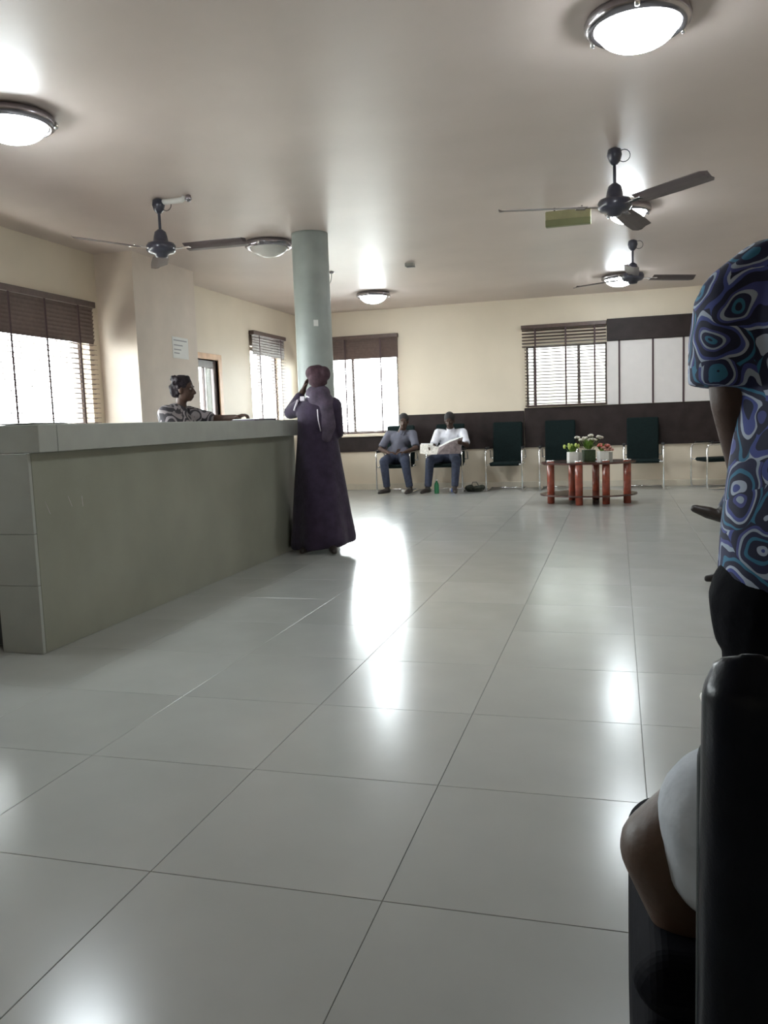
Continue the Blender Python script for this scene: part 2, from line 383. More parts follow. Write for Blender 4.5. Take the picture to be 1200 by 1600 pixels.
# ------------------------------------------------------------------ blinds
def blind(label, axis, pos, u0, u1, ztop, zmid, zbot, tapes, side, closed=True, pitch=.05, tilt=0, group=None, u0b=None):
    """axis x: hangs on x=pos plane, runs in y. side: +1/-1 room side direction"""
    root = bpy.data.objects.new('venetian_blind', None); COL.objects.link(root)
    props(root, label=label, category='blind', group=group)
    def put(mb, name, m):
        if axis == 'x': mb.move(Matrix(((0,1,0,0),(1,0,0,0),(0,0,1,0),(0,0,0,1))))
        return mb.build(name, m, root)
    u0b = u0 if u0b is None else u0b
    w = .026
    put(MB().cbox(u0-.01, u1+.01, pos-.04, pos+.04, ztop-.06, ztop, .004), 'headrail', M_blind)
    s = MB(); z = ztop-.06-.022
    def slat(a, b, z, an):
        c = w*math.cos(an); q = w*math.sin(an)*side; t = .0028
        s.add([(a, pos-c, z-q-t), (a, pos, z+t), (a, pos+c, z+q-t), (b, pos-c, z-q-t), (b, pos, z+t), (b, pos+c, z+q-t),
               (a, pos-c, z-q+t-.002), (a, pos, z+2*t), (a, pos+c, z+q+t-.002), (b, pos-c, z-q+t-.002), (b, pos, z+2*t), (b, pos+c, z+q+t-.002)],
              [(0,1,4,3),(1,2,5,4),(6,9,10,7),(7,10,11,8),(0,3,9,6),(2,8,11,5),(0,6,7,1),(1,7,8,2),(3,4,10,9),(4,5,11,10)])
    pz = pitch*.8 if closed else pitch
    while z > zmid: slat(u0, u1, z, math.radians(68) if closed else math.radians(18)); z -= pz
    props(put(s, 'closed_slats' if closed else 'upper_slats', M_blind), kind='stuff')
    s = MB()
    while z > zbot+.03: slat(u0b, u1, z, tilt); z -= pitch
    props(put(s, 'slats', M_blind), kind='stuff')
    put(MB().cbox(u0b, u1, pos-.027, pos+.027, zbot, zbot+.022, .003), 'bottom_rail', M_blind)
    for t in tapes:
        put(MB().box(t-.013, t+.013, pos+side*.033-.0012, pos+side*.033+.0012, zbot, ztop-.05), 'tape', M_tape)
    return root
blind('dark slatted blind over the long left window, its top slats closed', 'x', XL+.05, 2.6, 7.64, 2.48, 2.07, .96, [3.4, 3.9, 4.4, 4.9, 5.4, 5.88, 6.36, 6.85, 7.36], 1, tilt=math.radians(3))
blind('narrow dark blind over the small window near the left corner', 'x', XL+.05, 11.58, 12.82, 2.57, 2.22, .96, [11.78, 12.6], 1)
blind('dark blind over the glaring far window right of the column', 'y', YF-.05, -5.2, -3.49, 2.59, 2.21, .96, [-4.95, -4.4, -3.78], -1)
blind('brown slatted blind with open slats above the dado, left of the pale panels', 'y', YF-.05, -1.45, -.16, 2.575, 2.23, 1.30, [-1.24, -.77, -.33], -1, closed=False, tilt=math.radians(9), u0b=-1.41)

# pale panelled screen right of the slatted window
ps = thing('panel_screen', 'pale panelled screen with dark top board and brown upright strips', 'screen', (-.15, YF-.02, 0))
MB().cbox(.002, 3.7, -.05, 0, 2.26, 2.595).build('top_board', M_dado, ps)
xs = [0.0, .185, .68, 1.12, 1.6, 2.1, 2.6, 3.1, 3.7]
for a, b in zip(xs, xs[1:]): MB().cbox(a+.003, b-.003, -.025, -.005, 1.285, 2.258, .002).build('panel', M_panel, ps)
for a in xs[1:-1]: MB().cbox(a-.014, a+.014, -.036, -.026, 1.285, 2.258, .002).build('upright_strip', M_tape, ps)

# notice on pier
nt_ = thing('notice', 'white printed notice pinned on the side of the wall pier', 'notice', (-4.85, 8.53, 1.95))
MB().box(.001, .004, 0, .36, 0, .24).build('sheet', M_paper, nt_)
mb = MB()
for z, l in ((.205, .30), (.165, .0), (.15, .20), (.10, .16), (.06, .12)):
    if l: mb.box(.004, .0045, .03, .03+l, z-.008, z+.004)
mb.build('print_lines', M_ink, nt_)

# ------------------------------------------------------------------ reception counter
ct = thing('reception_counter', 'long grey-green stone reception counter', 'counter', (-2.88, 3.56, 0))
LY = 3.62  # length
MB().cbox(-.022, 0, .02, LY, .0, 1.045, .002).build('front_panel', M_cnt, ct)
zs = [0, .36, .63, 1.045]
for a, b in zip(zs, zs[1:]): MB().cbox(-.25, 0, -.004, .018, a+.001, b-.001, .0015).build('end_panel', M_lip, ct)
MB().box(-.24, -.03, .02, LY, 0, 1.04).build('carcass', M_joint, ct)
MB().cbox(-.25, .075, .144, LY, 1.048, 1.19, .003).build('counter_lip', M_lip, ct)
MB().cbox(-.25, .075, -.004, .141, 1.048, 1.19, .003).build('counter_lip', M_lip, ct)
MB().cbox(-.62, -.252, .0, LY, 1.15, 1.19, .003).build('worktop', M_lip, ct)
MB().cbox(-.80, -.256, .06, 2.5, .02, .72, .004).build('desk_cabinet', M_black, ct)
for y, z, dy, dz in ((.10, .79, .035, -.07), (.29, .80, .03, -.06), (.41, .79, .005, -.06)):
    MB().tube([(.0008, y, z), (.0008, y+dy, z+dz)], .0014, 5).build('scratch', M_trim, ct)
# papers and folders on the counter top
pp = thing('paper_stack', 'stack of loose papers lying at the near end of the counter top', 'papers', (-3.05, 3.85, 1.19), .1)
for k in range(3):
    MB().cbox(-.11+.01*k, .11+.01*k, -.15-.02*k, .15-.02*k, .004*k, .0035+.004*k, .0006).build('sheet_bundle', M_paper if k else M_greyc, pp)
pp = thing('folder', 'grey folder lying on the counter beside the receptionist', 'folder', (-3.02, 6.62, 1.19), -.2)
MB().cbox(-.12, .12, -.16, .16, 0, .012, .001).build('cover', M_shawl, pp); MB().cbox(-.115, .115, -.15, .155, .0125, .018, .001).build('sheet_bundle', M_paper, pp)

# ------------------------------------------------------------------ ceiling lights
def lamp(x, y, label, on=True, r=.235):
    t = thing('ceiling_light', label, 'ceiling light', (x, y, ZC), group='round ceiling lights')
    MB().lathe([(r*.9, 0), (r, -.008), (r*1.04, -.03), (r*1.02, -.055), (r*.93, -.07), (r*.84, -.066), (r*.82, -.05), (r*.82, -.02)], n=40).build('rim', M_dchrome, t)
    pr = [(r*.80*math.cos(a), -.05-.105*math.sin(a)) for a in [PI/2*k/9 for k in range(9)]]
    MB().lathe(pr+[(.004, -.155)], n=36).build('glass_dome', M_lampon if on else M_lampoff, t)
    for k in range(3):
        a = 2*PI*k/3+.5; MB().ell((r*1.03*math.cos(a), r*1.03*math.sin(a), -.05), (.016, .016, .022), n=8, m=6).build('clip', M_chrome, t)
lamp(.1, 4.3, 'lit round ceiling light nearest the camera, top right')
lamp(-3.4, 4.3, 'lit round ceiling light above the near end of the counter')
lamp(-3.4, 8.03, 'unlit round ceiling light just left of the column', False)
lamp(-3.38, 11.72, 'lit round ceiling light above the glaring far window')
lamp(.1, 8.05, 'lit round ceiling light behind the nearer right fan', r=.2)
lamp(.04, 11.9, 'lit round ceiling light behind the farther right fan')

# ------------------------------------------------------------------ fans
def fan(x, y, ang, label, zb=2.6, R=.80):
    t = thing('ceiling_fan', label, 'ceiling fan', (x, y, ZC), group='three-blade ceiling fans')
    MB().lathe([(.02, 0), (.045, -.012), (.052, -.05), (.04, -.09), (.018, -.115)], n=20).build('canopy', M_fan, t)
    MB().tube([(0, 0, -.1), (0, 0, -.27)], .012, 10).build('rod', M_fan, t)
    MB().lathe([(.018, -.24), (.045, -.262), (.055, -.30), (.062, -.345), (.105, -.352), (.118, -.372), (.118, -.405), (.10, -.428), (.055, -.44), (.045, -.462), (.01, -.468)], n=28).build('motor', M_fan, t)
    for k in range(3):
        a = math.radians(ang)+2*PI*k/3; Mx = Matrix.Rotation(a, 4, 'Z')
        MB().cbox(.10, .24, -.018, .018, -.404, -.398, .001).cbox(.20, .27, -.045, .045, -.406, -.400, .001).move(Mx).build('blade_bracket', M_chrome, t)
        b = MB(); n = 7; R_ = []
        for q in range(9):
            u = .22+(R-.22)*q/8; wv = .062 + .012*min(1, q/4); 
            if q == 8: wv *= .45; u += .02
            if q == 7: u += .06; wv *= .97
            s_ = [(u, -wv, .022), (u, -wv*.3, .004), (u, wv*.3, -.008), (u, wv, -.012), (u, wv, -.016), (u, wv*.3, -.012), (u, -wv*.3, 0), (u, -wv, .018)]
            R_.append([(px, py, pz-.40) for px, py, pz in s_])
        b.rings(R_, True, False); b.move(Mx).build('blade', M_blade, t)
    mb = MB().tube([(.065+.042*math.cos(q*PI/7-2.6), .012, -.055+.042*math.sin(q*PI/7-2.6)) for q in range(13)], .003, 6); mb.build('wire', M_black, t)
fan(-3.57, 6.2, 2, 'dark ceiling fan above the reception counter', R=.73)
fan(-.01, 6.3, 75, 'dark ceiling fan nearer of the two on the right')
fan(.17, 9.6, 28, 'smaller-looking dark ceiling fan farther back on the right', R=.72)
sg = thing('hanging_panel', 'pale olive rectangular panel under the ceiling left of the nearer right fan', 'panel', (-.415, 7.85, 2.845), .0)
MB().cbox(-.20, .20, -.03, .03, 0, .125, .008).build('face', M_olive, sg)
MB().cbox(-.20, .20, -.034, .025, -.012, .05, .006).build('lower_shade_strip', M_olived, sg)  # darker olive strip: the panel's lower shading put into its colour
for x in (-.12, .12): MB().tube([(x, 0, .12), (x, 0, .155)], .008).build('hanger', M_dchrome, sg)
sb = thing('junction_box', 'small grey ceiling box between the column and the right fans', 'ceiling box', (-2.36, 9.8, ZC))
MB().cbox(-.05, .05, -.05, .05, -.045, 0, .006).build('housing', M_greyc, sb); MB().cbox(-.03, .07, -.055, .0, -.052, -.045, .003).build('cover', M_fan, sb)
hk = thing('ceiling_hook', 'bare ceiling hook with a dangling wire right of the column', 'hook', (-3.38, 9.9, ZC))
MB().lathe([(.035, 0), (.035, -.012), (.012, -.022)], n=14).build('plate', M_dchrome, hk)
MB().tube([(0, 0, -.02), (.0, 0, -.06), (-.01, 0, -.11), (-.035, 0, -.15), (-.06, 0, -.17)], .006, 6).build('wire', M_greyc, hk)
cd = thing('ceiling_conduit', 'short white conduit elbow beside the left fan mount', 'conduit', (-3.46, 6.2, ZC))
MB().tube([(-.10, 0, -.03), (.10, 0, -.03), (.13, 0, -.01)], .022, 10).build('pipe', M_white, cd); MB().lathe([(.02, 0), (.03, -.03), (.012, -.05)], (.16, 0, 0), 12).build('pipe_end', M_dchrome, cd)

# ------------------------------------------------------------------ visitor chairs
def make_chair(label, x, y, rz=0, group='chrome-framed black visitor chairs'):
    """faces -Y at rz=0"""
    t = thing('visitor_chair', label, 'chair', (x, y, 0), rz, group)
    s = MB(); n = 9
    s.cbox(-.235, .235, -.24, .20, .395, .45, .02); s.build('seat', M_chair, t)
    b = MB(); b.cbox(-.235, .235, -.022, .022, 0, .645, .018)
    b.move(Matrix.Translation((0, .225, .43)) @ Matrix.Rotation(math.radians(-7), 4, 'X')); b.build('backrest', M_chair, t)
    for sx in (-1, 1):
        X = sx*.28
        f_ = MB().tube([(X, .27, .50), (X, .22, .62), (X, .05, .655), (X, -.22, .655), (X, -.262, .635), (X, -.275, .59), (X, -.275, .06), (X, -.26, .022), (X, -.22, .014), (X, .25, .014), (X, .29, .02)], .0125, 8)
        f_.tube([(X, .10, .42), (sx*.2, .10, .42)], .010, 6).tube([(X, -.275, .42), (sx*.2, -.22, .42)], .010, 6).tube([(X, .27, .50), (sx*.20, .27, .50)], .01, 6)
        f_.build('side_frame', M_chrome, t)
        MB().cbox(X-.022, X+.022, -.22, .06, .664, .69, .008).build('armrest', M_black, t)
    MB().tube([(-.28, .29, .02), (.28, .29, .02)], .011, 8).build('crossbar', M_chrome, t)
    return t
CY = 13.08
c0 = make_chair('black chrome-framed chair under the seated man nearest the far window', -3.44, 13.0)
def chair(label, x, y, rz=0):
    c = copy_tree(c0); c.location = (x, y, 0); c.rotation_euler = (0, 0, rz); c['label'] = label; return c
chair('black chrome-framed chair under the man reading a newspaper', -2.61, 13.0)
chair('empty black visitor chair standing alone between the newspaper reader and the table', -1.69, CY)
chair('empty black visitor chair behind the left end of the coffee table', -.865, CY)
chair('empty black visitor chair behind the right end of the coffee table', .375, CY)
chair('black visitor chair turned sideways at the far right of the row', 1.42, CY, math.radians(-72))

# ------------------------------------------------------------------ coffee table with plants
tb = thing('coffee_table', 'oval dark red coffee table on thick round red legs', 'table', (-.37, 11.1, 0))
def oval(rx, ry, z0, z1, n=40): return MB().lathe([(1, 0), (1, 1)], n=n, smooth=False).move(Matrix.Translation((0, 0, z0)) @ Matrix.Diagonal((rx, ry, z1-z0, 1)))
oval(.60, .44, .515, .54).build('tabletop', M_dredw, tb)
oval(.62, .46, .105, .125).build('shelf', M_dredw, tb)
for x, y in ((-.47, -.12), (.49, -.14), (-.10, -.38), (.23, -.26), (-.22, .30), (.09, .36)):
    L_ = MB().lathe([(.040, 0), (.048, .006), (.048, .56), (.044, .565)], (x, y, 0), 20).build('leg', M_red, tb)
    MB().lathe([(.0485, 0), (.051, .003), (.051, .012), (.0485, .015)], (x, y, .55), 20).build('ring', M_chrome, L_)

def plant_pot(x, y, label, kind):
    t = thing('potted_flowers', label, 'flowers', (x, y, .54), .35, 'potted flowers on the coffee table')
    w = .058
    if kind == 'vase':
        MB().cbox(-.075, .075, -.06, .06, 0, .145, .004).build('pot', M_greenp, t)
    else:
        p = MB()
        for k in range(4): p.cbox(-w+k*w/2+.001, -w+(k+1)*w/2-.001, -w-.004, -w, .02, .125, .001)
        p.cbox(-w, w, -w, w, 0, .128, .004); p.build('pot', M_white, t)
        MB().cbox(w+.001, w+.06, -.04, .05, 0, .12, .004).build('side_block', M_greyc, t)
    rg = random.Random(len(label)); lv = MB(); st = MB(); fl = MB(); fl2 = MB()
    nl = 60 if kind != 'vase' else 80; top = .13 if kind != 'vase' else .15
    for k in range(nl):
        a = rg.uniform(0, 2*PI); r_ = rg.uniform(.02, .10); h = rg.uniform(.03, .11 if kind != 'vase' else .17)
        b = Vector((.03*math.cos(a), .03*math.sin(a), top)); e = Vector((r_*math.cos(a), r_*math.sin(a), top+h)); m_ = (b+e)/2+Vector((0, 0, .02)); q = Vector((-math.sin(a), math.cos(a), 0))*.016
        lv.add([b, m_-q, m_+q, e, m_+Vector((0, 0, .004))], [(0, 1, 4), (0, 4, 2), (1, 3, 4), (4, 3, 2)])
    lv.build('foliage', M_leaf if kind != 'red' else M_leaf, t)['kind'] = 'stuff'
    if kind == 'bud': hs = [(-.11, -.02, .20), (-.055, -.05, .19), (-.015, -.02, .21), (.03, -.05, .215), (.075, -.02, .205), (-.03, .05, .215)]
    elif kind == 'vase': hs = [(-.15, 0, .31), (-.09, .02, .275), (-.06, -.03, .30), (-.02, .01, .265), (.03, 0, .33), (.02, -.04, .28), (.08, .01, .27), (.13, -.02, .31), (.17, .02, .295), (.06, .04, .25)]
    else: hs = [(-.05, -.04, .20), (-.01, -.05, .175), (.04, -.04, .195), (.075, -.02, .17), (.10, -.03, .145), (.03, -.06, .15), (-.02, .03, .21), (.07, .03, .20)]
    for k, (hx, hy, hz) in enumerate(hs):
        MB().tube([(hx*.3, hy*.3, top-.02), (hx*.7, hy*.7, (top+hz)/2), (hx, hy, hz-.01)], .0025, 5).build('stem', M_leaf, t)
        f_ = MB()
        if kind == 'bud': f_.ell((hx, hy, hz), (.018, .018, .030), n=8, m=6); f_.build('bud', M_bud, t)
        else:
            for j in range(5):
                a = 2*PI*j/5+k; f_.ell((hx+.020*math.cos(a), hy+.020*math.sin(a), hz+.006*(j % 2)), (.021, .017, .015), Euler((.4, .3, a)), 7, 5)
            f_.ell((hx, hy, hz+.006), (.011, .011, .012), n=7, m=5)
            f_.build('flower', M_petal if kind == 'vase' else (M_redp if k in (0, 2, 6) else M_pink), t)
plant_pot(-.56, 10.98, 'white ribbed pot of yellow-green buds on the left of the coffee table', 'bud')
plant_pot(-.36, 11.12, 'dark green square vase of tall pale flowers in the middle of the coffee table', 'vase')
plant_pot(-.18, 10.98, 'white ribbed pot of red and pink flowers on the right of the coffee table', 'red')

# bits on the floor by the chairs
bt = thing('drink_bottle', 'green plastic bottle on the floor between the reading man and his neighbour', 'bottle', (-2.72, 12.62, 0))
MB().lathe([(.034, 0), (.038, .006), (.038, .13), (.030, .16), (.014, .185), (.014, .20)], n=18).build('body', M_green, bt); MB().lathe([(.016, .20), (.016, .22), (.01, .223)], n=14).build('cap', M_white, bt)
bl = thing('drink_can', 'small blue and white cup on its side under the reading man\'s chair', 'cup', (-2.50, 12.80, .032))
o = MB().lathe([(.028, -.05), (.032, -.045), (.032, .045), (.028, .05)], n=18).move(Matrix.Rotation(PI/2, 4, 'Y')).build('body', M_white, bl); MB().lathe([(.0328, -.02), (.0328, .03)], n=18).move(Matrix.Rotation(PI/2, 4, 'Y')).build('label_band', M_bluew, bl)
cp = thing('paper_cup', 'white cup lying under the chair of the man nearest the far window', 'cup', (-3.28, 12.80, .03))
MB().lathe([(.022, -.05), (.030, .05)], n=18).move(Matrix.Rotation(PI/2, 4, 'Y')).build('body', M_white, cp); MB().lathe([(.031, .045), (.033, .05), (.031, .055)], n=18).move(Matrix.Rotation(PI/2, 4, 'Y')).build('rim', M_greyc, cp)
bg = thing('soft_bag', 'dark crumpled bag on the floor right of the reading man', 'bag', (-2.165, 12.9, 0))
mb = MB()
rg = random.Random(3)
for k in range(9): mb.ell((rg.uniform(-.11, .11), rg.uniform(-.06, .06), rg.uniform(.035, .07)), (rg.uniform(.04, .08), .06, rg.uniform(.03, .05)))
mb.box(-.12, .12, -.06, .06, .001, .03)
remesh(mb, 'body', M_bag, bg, .012, 1); MB().tube([(-.05, 0, .09), (-.03, -.01, .15), (.03, -.01, .15), (.06, 0, .09)], .006, 6).build('strap', M_black, bg)

# ------------------------------------------------------------------ people
def hand(mb, wrist, d, nrm, thumb, curl=.5, s=1.0):
    """palm, four unequal fingers and a thumb. d: finger direction, nrm: palm normal, curl in radians per joint"""
    w = Vector(wrist); d = Vector(d).normalized(); nrm = Vector(nrm); nrm = (nrm-d*nrm.dot(d)).normalized(); side = d.cross(nrm).normalized()
    if side.dot(Vector(thumb)) < 0: side = -side
    for k, (off, ln) in enumerate(((.028, .070), (.010, .080), (-.009, .074), (-.027, .058))):
        kn = w + d*.085*s + side*off*s
        mb.cap(w+side*off*.6*s+d*.01*s, .016*s, kn, .0125*s, 10)
        p = kn; dd = d; L_ = ln*s/2
        for q in range(3):
            a = curl*(q+.6); dd = (d*math.cos(a)+nrm*math.sin(a)).normalized(); e = p+dd*L_*(.85 if q else 1)*.72
            mb.cap(p, (.0095-.0008*q)*s, e, (.0088-.0008*q)*s, 8); p = e
    b = w+d*.03*s+side*.03*s; e = b+(side*.6+d*.6+nrm*.3).normalized()*.04*s; mb.cap(b, .014*s, e, .011*s, 8)
    mb.cap(e, .011*s, e+(d*.8+side*.1+nrm*.5).normalized()*.032*s, .009*s, 8)

def head(mb, c, face, up=(0, 0, 1), s=1.0):
    """skull, jaw, nose, ears, lips. face: forward direction"""
    c = Vector(c); f = Vector(face).normalized(); u = Vector(up); u = (u-f*u.dot(f)).normalized(); r = f.cross(u).normalized()
    R = Matrix((r, f, u)).transposed()
    P = lambda x, y, z: c+R@(Vector((x, y, z))*s)
    mb.ell(P(0, -.012, .035), (.073*s, .092*s, .085*s), R)
    mb.ell(P(0, .012, -.03), (.060*s, .072*s, .078*s), R)
    mb.ell(P(0, .05, -.078), (.03*s, .03*s, .025*s), R, 10, 8)
    mb.cap(P(0, .082, .012), .010*s, P(0, .102, -.026), .015*s, 8); mb.ell(P(.014, .09, -.03), (.01*s, .01*s, .008*s), R, 8, 6); mb.ell(P(-.014, .09, -.03), (.01*s, .01*s, .008*s), R, 8, 6)
    mb.ell(P(0, .082, -.055), (.024*s, .012*s, .007*s), R, 10, 6); mb.ell(P(0, .08, -.067), (.021*s, .012*s, .008*s), R, 10, 6)
    for q in (-1, 1):
        mb.ell(P(q*.074, -.005, -.005), (.010*s, .020*s, .033*s), R, 10, 8)
        mb.ell(P(q*.03, .075, .028), (.022*s, .012*s, .008*s), R, 8, 6)
    return P, R
def eyes(P, R, s, parent):
    for q in (-1, 1):
        MB().ell(P(q*.030, .076, .008), (.013*s, .009*s, .008*s), R, 10, 8).build('eye', M_eye, parent)
def hair_cap(P, R, s, parent, m, thick=.008, extra=None, name='hair', low=-.03):
    mb = MB(); mb.ell(P(0, -.022, .045), ((.076+thick)*s, (.090+thick)*s, (.084+thick)*s), R)
    mb.ell(P(0, -.05, .0), (.07*s, .06*s, .07*s), R)
    if extra: extra(mb, P, R, s)
    return remesh(mb, name, m, parent, .008, 1)
def shoe(a, d, s=1.0, parent=None, m=None):
    a = Vector(a); d = Vector(d).normalized(); mb = MB()
    mb.cap(a+d*-.02, .042*s, a+d*.10*s+Vector((0, 0, -.008)), .038*s, 12); mb.cap(a+d*.10*s+Vector((0, 0, -.008)), .040*s, a+d*.19*s+Vector((0, 0, -.018)), .026*s, 12)
    mb.cap(a+Vector((0, 0, .01)), .043*s, a+Vector((0, 0, .06)), .04*s, 12)
    z0 = a.z-.05
    for p in [i for i in range(len(mb.v)) if mb.v[i][2] < z0+.012]:
        v = mb.v[p]; mb.v[p] = (v[0], v[1], z0+.012)
    return remesh(mb, 'shoe', m or M_shoe, parent, .008, 1)

def seated(label, hip, chest, neck, hd, face, shl, elb, wri, kne, ank, shirtm, trm, hairm, sd, hands=None, upd=(0, 0, 1)):
    """seated figure: tuples (left,right) for limbs as world points"""
    t = thing('person', label, 'person', (hip[0], hip[1], 0))
    T = Matrix.Translation((-hip[0], -hip[1], 0))
    V3 = lambda p: T@Vector(p)
    hip, chest, neck, hd = map(V3, (hip, chest, neck, hd)); shl = [V3(p) for p in shl]; elb = [V3(p) for p in elb]; wri = [V3(p) for p in wri]; kne = [V3(p) for p in kne]; ank = [V3(p) for p in ank]
    lat = (shl[1]-shl[0]).normalized()
    b = MB(); P, R = head(b, hd, face, upd)
    b.cap(neck, .055, hd+Vector((0, 0, -.05)), .05)
    b.cap(chest-lat*.07, .105, chest+lat*.07, .105); b.cap(hip-lat*.06, .115, hip+lat*.06, .115); b.cap(hip, .12, chest, .12); b.cap(chest, .11, neck, .06)
    for i in (0, 1):
        sg_ = -1 if i == 0 else 1; hj = hip+lat*.09*sg_
        b.cap(shl[i], .056, elb[i], .040); b.cap(elb[i], .040, wri[i], .027); b.cap(chest+lat*.1*sg_+Vector((0, 0, .05)), .07, shl[i], .056)
        b.cap(hj, .085, kne[i], .058); b.cap(kne[i], .055, ank[i], .036); b.cap(kne[i]*.65+ank[i]*.35, .055, ank[i], .038)
        hdv = hands[i] if hands else (wri[i]-elb[i], (0, 0, -1), (0, 0, 1), .5)
        hand(b, wri[i], *hdv)
    remesh(b, 'body', M_skin, t, .009, 2)
    s = MB(); s.cap(chest-lat*.08, .118, chest+lat*.08, .118); s.cap(hip-lat*.07+Vector((0, .02, .07)), .125, hip+lat*.07+Vector((0, .02, .07)), .125); s.cap(hip+Vector((0, .02, .06)), .132, chest, .130); s.cap(chest, .12, neck-Vector((0, 0, .03)), .068)
    for i in (0, 1):
        sg_ = -1 if i == 0 else 1
        s.cap(chest+lat*.1*sg_+Vector((0, 0, .05)), .082, shl[i], .07); mid = shl[i].lerp(elb[i], .72); s.cap(shl[i], .070, mid, .062)
        s.tube([shl[i], shl[i].lerp(elb[i], .85)], .064, 14)
    remesh(s, 'shirt', shirtm, t, .011, 2)
    s = MB()
    for q in (-1, 1):   # collar wings
        s.cap(neck+lat*.05*q+Vector((0, 0, -.0)), .016, neck+lat*.025*q+R@Vector((0, .085, -.06)), .012, 8)
    s.build('collar', shirtm, t)
    s = MB(); s.cap(hip-lat*.07, .128, hip+lat*.07, .128)
    for i in (0, 1):
        sg_ = -1 if i == 0 else 1; hj = hip+lat*.09*sg_
        s.cap(hj, .098, kne[i], .073); s.cap(kne[i], .072, ank[i].lerp(kne[i], .2), .058); s.tube([kne[i], ank[i].lerp(kne[i], .06)], .06, 14, rs=[.068, .056])
    remesh(s, 'trousers', trm, t, .011, 2)
    hair_cap(P, R, 1, t, hairm); eyes(P, R, 1, t)
    for i in (0, 1): shoe((ank[i].x, ank[i].y, ank[i].z-.03), sd[i], 1, t)
    return t

D = (0, -1, 0)
# reader in a white shirt
seated('man in a white shirt sitting and reading an open newspaper', (-2.60, 12.97, .57), (-2.57, 13.0, .86), (-2.545, 12.96, 1.0), (-2.54, 12.89, 1.125), (.02, -1, -.42),
       [(-2.745, 12.97, .935), (-2.345, 12.97, .93)], [(-2.80, 12.80, .73), (-2.26, 12.80, .73)], [(-2.80, 12.56, .70), (-2.29, 12.54, .78)],
       [(-2.80, 12.56, .52), (-2.39, 12.56, .52)], [(-2.84, 12.53, .09), (-2.41, 12.50, .09)], M_wshirt, M_denim, M_hair, [(-.35, -1, 0), (.25, -1, 0)],
       hands=[((0, -1, .0), (1, 0, 0), (0, 0, 1), .35), ((0, -1, .1), (-1, 0, 0), (0, 0, 1), .35)])
nw = thing('newspaper', 'open newspaper held up by the man in the white shirt', 'newspaper', (-2.6, 12.42, .62))
def page(pts_bot, pts_top, name, m):
    R_ = []
    for b, t_ in zip(pts_bot, pts_top):
        b = Vector(b); t_ = Vector(t_); o_ = Vector((0, .003, 0)); R_.append([b, t_, t_+o_, b+o_])
    MB().rings(R_, True, False).build(name, m, nw)
page([(-.33, .02, .02), (-.2, -.02, .0), (-.05, -.04, .0)], [(-.33, .06, .155), (-.2, .03, .155), (-.03, .03, .11)], 'left_page', M_news)
page([(-.05, -.045, .0), (.12, -.01, .0), (.30, .06, .0)], [(-.03, .02, .10), (.14, .02, .18), (.34, .07, .25)], 'right_page', M_newsb)
page([(-.03, .035, .10), (.14, .04, .18), (.34, .085, .25)], [(-.03, .05, .125), (.14, .055, .21), (.33, .10, .265)], 'page_edge', M_paper)
page([(-.32, .05, .05), (-.16, .04, .05)], [(-.32, .075, .17), (-.12, .05, .165)], 'inner_sheet', M_paper)
# neighbour by the window
seated('man in dark clothes sitting beside the glaring far window', (-3.42, 12.97, .57), (-3.37, 13.0, .86), (-3.33, 12.97, 1.0), (-3.29, 12.91, 1.135), (.15, -1, -.15),
       [(-3.56, 12.98, .93), (-3.16, 12.97, .93)], [(-3.68, 12.86, .70), (-3.09, 12.86, .71)], [(-3.50, 12.66, .655), (-3.22, 12.66, .655)],
       [(-3.54, 12.54, .52), (-3.20, 12.54, .52)], [(-3.50, 12.54, .09), (-3.12, 12.50, .09)], M_slate, M_denim, M_hair, [(-.5, -1, 0), (-.1, -1, 0)],
       hands=[((.9, -.4, 0), (0, 0, -1), (0, -1, 0), .3), ((-.8, -.5, 0), (0, 0, -1), (0, -1, 0), .3)])
# hidden sitter at right, crossed leg, only a shoe shows; on a chair
chair('black visitor chair behind the standing man, holding the cross-legged sitter', 1.28, 5.6, math.radians(-90))
seated('person sitting cross-legged behind the standing man, pointed dark shoe showing', (1.22, 5.6, .57), (1.28, 5.6, .86), (1.26, 5.6, 1.0), (1.23, 5.6, 1.13), (-1, 0, -.1),
       [(1.28, 5.42, .93), (1.28, 5.80, .93)], [(1.18, 5.38, .70), (1.18, 5.82, .72)], [(0.99, 5.48, .68), (1.01, 5.70, .70)],
       [(0.76, 5.55, .70), (0.78, 5.66, .55)], [(0.64, 5.50, .50), (0.76, 5.72, .09)], M_slate, M_denim, M_hair, [(-1, 0, .45), (-1, 0, 0)],
       hands=[((-.9, .3, 0), (0, 0, -1), (0, 1, 0), .3), ((-.9, -.3, 0), (0, 0, -1), (0, -1, 0), .3)])

# receptionist: sits behind the counter, profile towards the customer
t = thing('person', 'receptionist in a black and white printed blouse behind the counter', 'person', (-3.72, 6.6, 0))
b = MB(); P, R = head(b, (.045, .02, 1.485), (1, .12, -.06), s=.98)
b.cap((-.0, .02, 1.33), .05, (.02, .02, 1.42), .046); b.cap((-.02, -.1, 1.18), .10, (-.02, .1, 1.18), .10); b.cap((-.03, 0, .75), .12, (-.02, 0, 1.18), .115); b.cap((-.02, 0, 1.2), .10, (0, .02, 1.33), .06)
b.cap((-.04, -.17, 1.27), .055, (.06, -.24, 1.05), .042); b.cap((.06, -.24, 1.05), .04, (.26, -.16, 1.0), .028); hand(b, (.26, -.16, 1.0), (1, .3, -.1), (0, 0, -1), (0, 1, 0), .4)
b.cap((.0, .17, 1.27), .055, (.20, .26, 1.22), .042); b.cap((.20, .26, 1.22), .038, (.46, .16, 1.225), .028); hand(b, (.46, .16, 1.225), (1, -.1, .25), (0, 0, -1), (0, -1, 0), .55)
